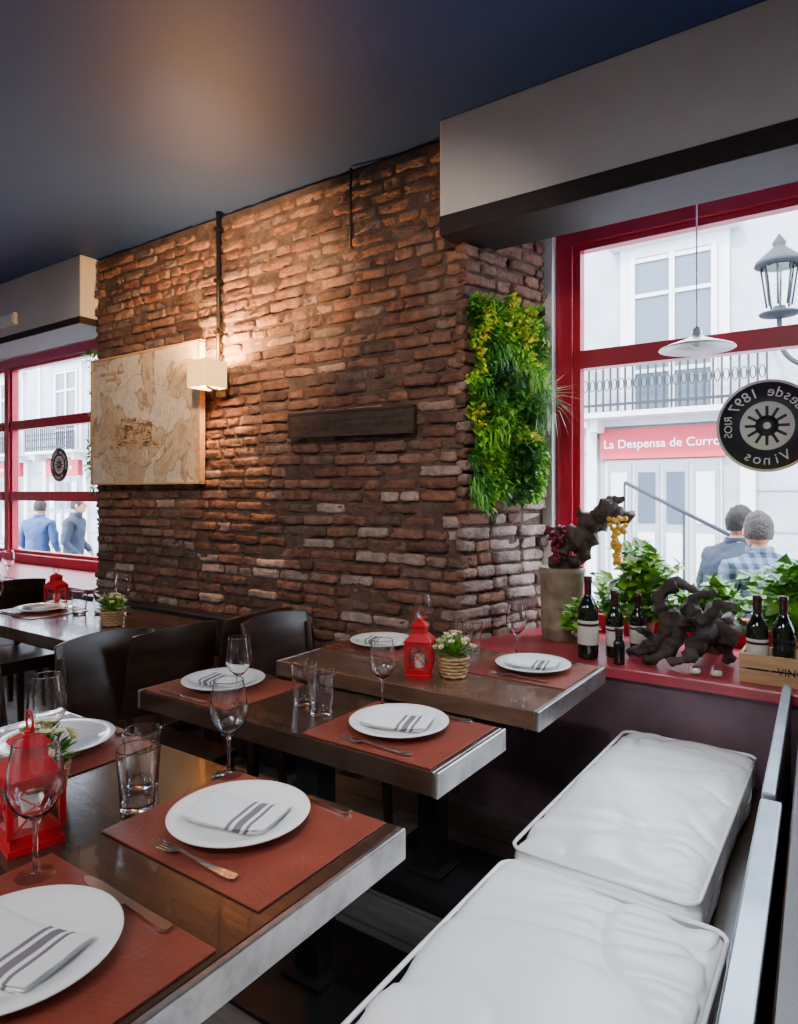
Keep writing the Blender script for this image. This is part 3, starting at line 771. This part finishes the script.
branch([(-1.12,2.95,z+.0),(-1.06,2.93,z+.03),(-1.05,2.93,z-.0)],.02,.012)
b.obj('vine_trunk',[m_drift])
def grapes(name,c,h,r,m,seed):
    rg=random.Random(seed); b=MB()
    for k in range(70):
        t=rg.random(); a=rg.uniform(0,2*pi); rr=r*(1-t*.75)*rg.uniform(.4,1)
        b.ball((rr*math.cos(a),rr*math.sin(a),-t*h),.011,0,8)
    b.tube([(0,0,.03),(0,0,-h*.5)],.003,5,1)
    b.obj(name,[m,m_drift],loc=c)
grapes('grape_bunch',(-.85,2.862,1.265),.20,.042,m_gold,3)
grapes('grape_bunch',(-1.12,2.852,1.22),.16,.05,m_grape,4)

def potted(name,x,y,n,seed,spread,hh,pot=.06,ls=1.):
    rg=random.Random(seed); b=MB()
    b.lathe([(0,0),(pot*.75,0),(pot,pot*1.7),(pot*1.08,pot*1.7),(pot*1.08,pot*2),(pot*.95,pot*2),(pot*.9,pot*1.8),(0,pot*1.8)],24,0)
    z0=pot*1.8
    for k in range(n):
        a=rg.uniform(0,2*pi); e=rg.uniform(.05,1.5)
        L_=rg.uniform(.5,1); tip=Vector((math.cos(a)*math.cos(e)*spread,math.sin(a)*math.cos(e)*spread*.55,z0+math.sin(e)*hh))*1.0
        tip=Vector((tip.x*L_,tip.y*L_,z0+(tip.z-z0)*L_))
        mid=Vector((tip.x*.4,tip.y*.4,z0+(tip.z-z0)*.7+.02))
        P=spline([(0,0,z0-.01),mid,tip],4); b.tube(P,.0018,4,1)
        for q in range(4,len(P)):
            for s in range(2):
                d=Vector((rg.uniform(-1,1),rg.uniform(-1,.4),rg.uniform(-.3,.8)))
                ln=rg.uniform(.03,.062)*ls; b.leaf(P[q],d,(0,-.3,1),ln,ln*.40,rg.choice([1,1,2,2,2,3] if q%3 else [2,2]))
    return b.obj(name,[m_pot,m_leaf,m_leaf2,m_leafp],loc=(x,y,SZ),recalc=False)
potted('potted_ivy',-.80,3.04,120,21,.30,.34,.06,1.2)
potted('potted_ivy',-.20,3.03,95,22,.27,.31,.06,1.2)
potted('potted_ivy',-.50,3.06,50,23,.18,.22,.05)
potted('potted_ivy',-.99,2.80,30,24,.10,.17,.035,.8)

# ------------------------------------------------------------------ window signs (applied to the pane to be read from the street)
def disc_sign(name,x,z,r):
    b=MB(); s=r/.19
    TT=TR(0,0,0,pi/2)
    b.lathe([(0,0),(.20*s,0),(.20*s,.003),(0,.003)],64,0,TT)
    b.lathe([(.105*s,.0032),(.188*s,.0032),(.188*s,.0045),(.105*s,.0045)],64,1,TT)
    for k in range(12):
        a=k*2*pi/12; b.box(-.006*s,.006*s,.03*s,.085*s,.0043,.0052,1,TT @ Matrix.Rotation(a,4,'Z'))
    b.lathe([(.015*s,.0043),(.045*s,.0043),(.045*s,.0055),(.015*s,.0055)],32,1,TT)
    def arc(txt,rad,a0,step,flip=False):
        for i,c in enumerate(txt):
            if c==' ': continue
            a=a0-step*(i-(len(txt)-1)/2) if not flip else a0+step*(i-(len(txt)-1)/2)
            T=TT @ TR(rad*math.cos(a),rad*math.sin(a),.005,0,0,(a-pi/2) if not flip else (a+pi/2))
            text_add(b,c,.062*s,T,2)
    arc('desde 1897',.147*s,pi/2,.225)
    arc('Vinos',.149*s,-pi/2,.25,True)
    text_add(b,'CASA',.045*s,TT@TR(-.149*s,0,.005,0,0,pi/2),2); text_add(b,'RIOS',.045*s,TT@TR(.149*s,0,.005,0,0,-pi/2),2)
    for v in b.v: v.x=-v.x
    b.obj(name,[m_signw,m_signk,m_text],loc=(x,3.262,z))
disc_sign('round_window_sign',-.33,1.66,.19)
disc_sign('round_window_sign',-6.06,1.63,.15)

# ------------------------------------------------------------------ street outside
GZ=-.42
b=MB(); b.box(-40,14,YO,11,GZ-.1,GZ); b.obj('street',[m_asph])
b=MB(); b.box(-40,14,9.2,10.3,GZ,GZ+.12); b.obj('sidewalk',[m_fac])
b=MB(); b.box(XL-.2,XR+.2,YO,YO+.02,GZ,.66); b.obj('wall_outer',[m_wall])
FY=11.
b=MB(); b.box(-40,14,FY,FY+.3,GZ,6.6,0)
b.box(-40,14,FY-.12,FY,2.45,2.62,1); b.box(-40,14,FY-.18,FY,5.7,5.85,1)
cxs=[-2.4+3.5*k for k in range(-10,4)]
for i,cx in enumerate(cxs):
    b.box(cx-.80,cx+.80,FY-.06,FY,2.62,5.3,1); b.box(cx-.62,cx+.62,FY-.08,FY-.05,2.66,5.12,2)
    b.box(cx-.95,cx+.95,FY-.25,FY,5.3,5.4,1); b.box(cx-1.75,cx-1.62,FY-.05,FY,2.62,5.7,1)
    for s in(-1,0,1): b.box(cx+s*.6-.04,cx+s*.6+.04,FY-.12,FY-.08,2.66,5.12,1)
    for z in(3.3,4.5,5.06): b.box(cx-.555,cx-.045,FY-.115,FY-.08,z-.03,z+.03,1); b.box(cx+.045,cx+.555,FY-.115,FY-.08,z-.03,z+.03,1)
    b.box(cx-1.35,cx+1.35,FY-.65,FY,2.55,2.63,1)
    for s in(-1,1): b.box(cx+s*1.1-.06,cx+s*1.1+.06,FY-.5,FY-.12,2.35,2.55,1)
    b.box(cx-1.35,cx+1.35,FY-.65,FY-.61,3.52,3.58,3); b.box(cx-1.35,cx+1.35,FY-.65,FY-.62,2.72,2.76,3); b.box(cx-1.35,cx+1.35,FY-.65,FY-.62,3.38,3.41,3)
    for k in range(25):
        x=cx-1.35+2.7*k/24; b.box(x-.014,x+.014,FY-.645,FY-.62,2.63,3.52,3)
        if k<24: b.tube([(x+.056+.035*math.cos(a),FY-.63,3.05+.09*math.sin(a)) for a in [2*pi*q/10 for q in range(11)]],.008,4,3)
    for s in(-1,1):
        b.box(cx+s*1.34-.02,cx+s*1.34+.02,FY-.65,FY,3.52,3.58,3)
    b.box(cx-1.1,cx+.75,FY-.14,FY-.0,1.92,2.40,4)
    b.box(cx-1.05,cx+.70,FY-.05,FY,GZ+.12,1.9,1)
    for k in range(4):
        x=cx-1.0+k*.43; b.box(x,x+.38,FY-.09,FY-.05,GZ+.2,1.85,5); b.box(x+.06,x+.32,FY-.11,FY-.09,.9,1.7,2 if k in(1,2) else 1); b.box(x+.06,x+.32,FY-.11,FY-.09,-.1,.75,1)
    b.box(cx+.95,cx+1.15,FY-.1,FY,GZ,2.45,1); b.box(cx-1.35,cx-1.18,FY-.1,FY,GZ,2.45,1)
    for zz in (0.2,.8,1.4,2.0): b.box(cx+1.16,cx+2.1,FY-.02,FY,zz,zz+.03,5)
    text_add(b,'La Despensa de Curro' if i%2==0 else 'Vinos y Quesos',.19,TR(cx-.175,FY-.15,2.15,pi/2),6)
b.obj('street_facade',[m_fac,m_fac2,m_facg,m_iron,m_shopred,m_door,m_text])
b=MB(); 
b.lathe([(0,0),(.14,0),(.14,.1),(.08,.2),(.06,.6),(.045,.7),(.04,3.4),(.06,3.45),(.03,3.5),(.03,4.1),(0,4.12)],16,0)
for s in(-1,1):
    b.tube(spline([(0,0,3.0),(s*.15,0,2.95),(s*.3,0,3.1),(s*.33,0,3.4)],6),.022,8,0)
    b.tube(spline([(s*.05,0,3.3),(s*.14,0,3.35),(s*.17,0,3.25),(s*.11,0,3.2)],6),.014,8,0)
    Tq=TR(s*.33,0,0)
    b.lathe([(.01,3.38),(.05,3.40),(.16,3.42),(.17,3.44),(.06,3.47),(.05,3.50)],16,0,Tq)
    b.lathe([(.10,3.50),(.15,3.86)],8,1,Tq)
    for k in range(8):
        a=2*pi*k/8; b.tube([(s*.33+.10*math.cos(a),.10*math.sin(a),3.50),(s*.33+.15*math.cos(a),.15*math.sin(a),3.86)],.009,4,0)
    b.lathe([(.15,3.86),(.21,3.88),(.20,3.91),(.08,4.02),(.05,4.05),(.06,4.08),(.01,4.16),(0,4.17)],16,0,Tq)
b.obj('street_lamp',[m_iron,m_pane],loc=(-.28,7.,GZ))
b=MB(); b.tube([(-2.35,8.2,1.50),(-1.0,8.2,.80)],.022,8,0)
for t in(.0,.5,1): 
    x=-2.35+1.35*t; z=1.5-.70*t; b.tube([(x,8.2,GZ),(x,8.2,z)],.015,6,0)
b.obj('street_handrail',[m_iron])

# ------------------------------------------------------------------ people
def person(name,x,y,rz,top,hair,s=1.,lean=.0,arm=0.):
    J=[('pel',(0,0,.96),(.155,.12)),('wai',(0,.0,1.10),(.16,.125)),('che',(0,lean*.4,1.27),(.18,.14)),('upc',(0,lean*.8,1.41),(.135,.11)),
       ('nk',(0,lean+.01,1.49),(.062,.062)),('nt',(0,lean+.03,1.56),(.05,.05))]
    E=[(0,1),(1,2),(2,3),(3,4),(4,5)]
    for sgn in(-1,1):
        o=len(J)
        J+= [('sh',(sgn*.175,lean*.8,1.395),(.078,.078)),('el',(sgn*.25,lean*.7-.03,1.14),(.06,.06)),('wr',(sgn*(.23-.08*arm),.10+lean+.15*arm,.95+.15*arm),(.037,.037)),('pm',(sgn*(.225-.1*arm),.14+lean+.18*arm,.89+.17*arm),(.032,.022)),
             ('hip',(sgn*.09,0,.88),(.095,.10)),('kn',(sgn*.10,.03,.50),(.068,.068)),('an',(sgn*.10,-.02,.10),(.045,.045)),('toe',(sgn*.11,.14,.045),(.045,.035))]
        E+= [(3,o),(o,o+1),(o+1,o+2),(o+2,o+3),(0,o+4),(o+4,o+5),(o+5,o+6),(o+6,o+7)]
    me=bpy.data.meshes.new('b'); me.from_pydata([j[1] for j in J],E,[])
    ob=bpy.data.objects.new('b',me); COL.objects.link(ob)
    ob.modifiers.new('s','SKIN')
    sd=me.skin_vertices[0].data
    for i,j in enumerate(J): sd[i].radius=j[2]; sd[i].use_root=(i==0)
    sb=ob.modifiers.new('u','SUBSURF'); sb.levels=3; sb.render_levels=3
    dg=bpy.context.evaluated_depsgraph_get(); dg.update()
    bm_=bpy.data.meshes.new_from_object(ob.evaluated_get(dg))
    b=MB()
    for v in bm_.vertices:
        c=v.co.copy()
        if .93<c.z<1.45: c+=v.normal*(.014*noise.noise(c*9+Vector((x,0,0)))+.006*noise.noise(c*24))
        b.v.append(c); b.col.append((1,1,1))
    for pl in bm_.polygons:
        c=pl.center; m=0
        if c.z<.09: m=3
        elif abs(c.x)>.10 and c.y>.085+lean and .78<c.z<1.25 and abs(c.x)<.32 and c.z<.955+.15*arm: m=1
        elif c.z<.90: m=2
        elif c.z>1.50: m=1
        b.f.append(list(pl.vertices)); b.mi.append(m); b.sm.append(True)
    bpy.data.objects.remove(ob); bpy.data.meshes.remove(me)
    for sgn in(-1,1):
        pmc=Vector((sgn*(.225-.1*arm),.14+lean+.18*arm,.89+.17*arm))
        for k in range(4):
            ln=[.065,.075,.07,.055][k]; q=pmc+Vector((0,.022-.015*k,-.02))
            b.tube([q,q+Vector((0,.01,-ln*.5)),q+Vector((-sgn*.015,.012,-ln*.95))],[.009,.008,.006],6,1)
        q=pmc+Vector((-sgn*.01,.025,.01)); b.tube([q,q+Vector((-sgn*.015,.03,-.02)),q+Vector((-sgn*.015,.035,-.05))],[.01,.009,.007],6,1)
    hc=Vector((0,lean+.05,1.625))
    b.ball(hc,(.074,.092,.112),1,20); b.ball(hc+Vector((0,.03,-.06)),(.052,.058,.055),1,14)
    b.ball(hc+Vector((0,.098,-.015)),(.012,.02,.022),1,8)
    for sgn in(-1,1):
        b.ball(hc+Vector((sgn*.077,0,-.01)),(.012,.020,.032),1,8); b.ball(hc+Vector((sgn*.03,.085,.012)),(.013,.01,.009),5,8)
    b.ball(hc+Vector((0,.083,-.058)),(.024,.012,.006),3,8)
    vs=[];fs=[];n1,n2=16,28
    for i in range(n1+1):
        th=pi*.66*i/n1
        for k in range(n2):
            a=2*pi*k/n2
            front=max(0,math.sin(a))
            tt=th*(1-.38*front)
            d=Vector((math.cos(a)*math.sin(tt),math.sin(a)*math.sin(tt),math.cos(tt)))
            rr=1+.09*noise.noise(d*5+Vector((x,y,0)))+.04*noise.noise(d*14)
            vs.append(hc+Vector((0,-.012,.004))+Vector((d.x*.083*rr,d.y*.098*rr,d.z*.118*rr)))
    for i in range(n1):
        for k in range(n2):
            k2=(k+1)%n2; fs.append((i*n2+k,i*n2+k2,(i+1)*n2+k2,(i+1)*n2+k))
    b.add(vs,fs,4,True)
    b.lathe([(.066,1.455),(.082,1.47),(.078,1.525),(.068,1.53),(.064,1.50)],18,0,TR(0,lean+.015,0))
    o=b.obj(name,[top,m_skin,m_trou,m_shoe,hair,m_eye],loc=(x,y,GZ),rot=(0,0,rz)); o.scale=(s,s,s); return o
person('pedestrian',-.74,4.80,-.7,m_jack,m_haird,.98,.10,.5)
person('pedestrian',-.42,4.30,.5,m_plaid,m_hairg,.965,.12,.6)
person('pedestrian',-9.3,4.7,.6,m_jackb,m_haird,.98,.03,.3)
person('pedestrian',-8.75,4.9,-.9,m_jack,m_haird,1.0,.02,.2)

# ------------------------------------------------------------------ lights
def look(o,t):
    o.rotation_euler=(Vector(t)-o.location).to_track_quat('-Z','Y').to_euler()
def spotlamp(loc,tgt,e,ang,col=(1,.80,.58)):
    b=MB(); b.lathe([(0,0),(.04,0),(.04,.09),(.025,.10),(0,.10)],20,0); b.tube([(0,0,.09),(0,0,.16)],.008,6,0)
    o=b.obj('ceiling_spot_or_fill',[m_black],loc=(loc[0],loc[1],loc[2]))
    o.location.z=H-.16
    l=bpy.data.lights.new('spot','SPOT'); l.energy=e; l.spot_size=math.radians(ang); l.spot_blend=.9; l.color=col; l.shadow_soft_size=.04
    lo=bpy.data.objects.new('spot',l); COL.objects.link(lo); lo.location=(loc[0],loc[1],H-.20); look(lo,tgt)
spotlamp((-1.75,1.05,2.9),(-2.95,2.6,2.40),430,58,(1,.66,.37))
spotlamp((-.9,.9,2.9),(-1.9,2.6,1.7),80,75,(1,.84,.70))
spotlamp((-.35,.75,2.9),(-.47,1.55,.45),120,60,(.95,.97,1))  # added cool fill spot over the bench, brightens the white cushions
def fill_panel(x,y,w,h,e,col=(.98,.97,.98)):  # added soft ambient fill, unseen on the ceiling behind the camera, with a frame
    l=bpy.data.lights.new('fill_panel','AREA'); l.shape='RECTANGLE'; l.size=w; l.size_y=h; l.energy=e; l.color=col
    lo=bpy.data.objects.new('fill_light',l); COL.objects.link(lo); lo.location=(x,y,H-.03)
    b=MB(); t=.03
    for s in(-1,1): b.box(s*w/2-t/2,s*w/2+t/2,-h/2,h/2,-.035,0); b.box(-w/2,w/2,s*h/2-t/2,s*h/2+t/2,-.035,0)
    b.obj('fill_panel_frame',[m_white_e],loc=(x,y,H))
fill_panel(-.2,-1.4,1.4,1.0,80); fill_panel(-3.4,-1.6,1.4,1.0,60); fill_panel(-6.2,-1.2,1.2,.8,40)
for (x,w) in ((-6.3,3.3),(.0,2.4)):
    l=bpy.data.lights.new('portal','AREA'); l.shape='RECTANGLE'; l.size=w; l.size_y=1.9; l.cycles.is_portal=True
    lo=bpy.data.objects.new('window_portal',l); COL.objects.link(lo); lo.location=(x,3.34,1.72); lo.rotation_euler=(-pi/2,0,0)
l=bpy.data.lights.new('sun','SUN'); l.energy=14; l.angle=.1; l.color=(1,.97,.92)
lo=bpy.data.objects.new('sun',l); COL.objects.link(lo)
lo.rotation_euler=Vector((.35,1,-1.1)).to_track_quat('-Z','Y').to_euler()

w=bpy.data.worlds.new('World'); scene.world=w; w.use_nodes=True
bg=w.node_tree.nodes['Background']; bg.inputs[0].default_value=(.74,.87,1,1); bg.inputs[1].default_value=19.0

# ------------------------------------------------------------------ camera
cam=bpy.data.cameras.new('camera'); co=bpy.data.objects.new('camera',cam); COL.objects.link(co)
co.location=(0,0,1.37); co.rotation_euler=(pi/2,0,math.radians(34.7))
cam.sensor_fit='HORIZONTAL'; cam.sensor_width=36; cam.lens=36*666/798; cam.shift_y=-19/798; cam.clip_start=.02
scene.camera=co
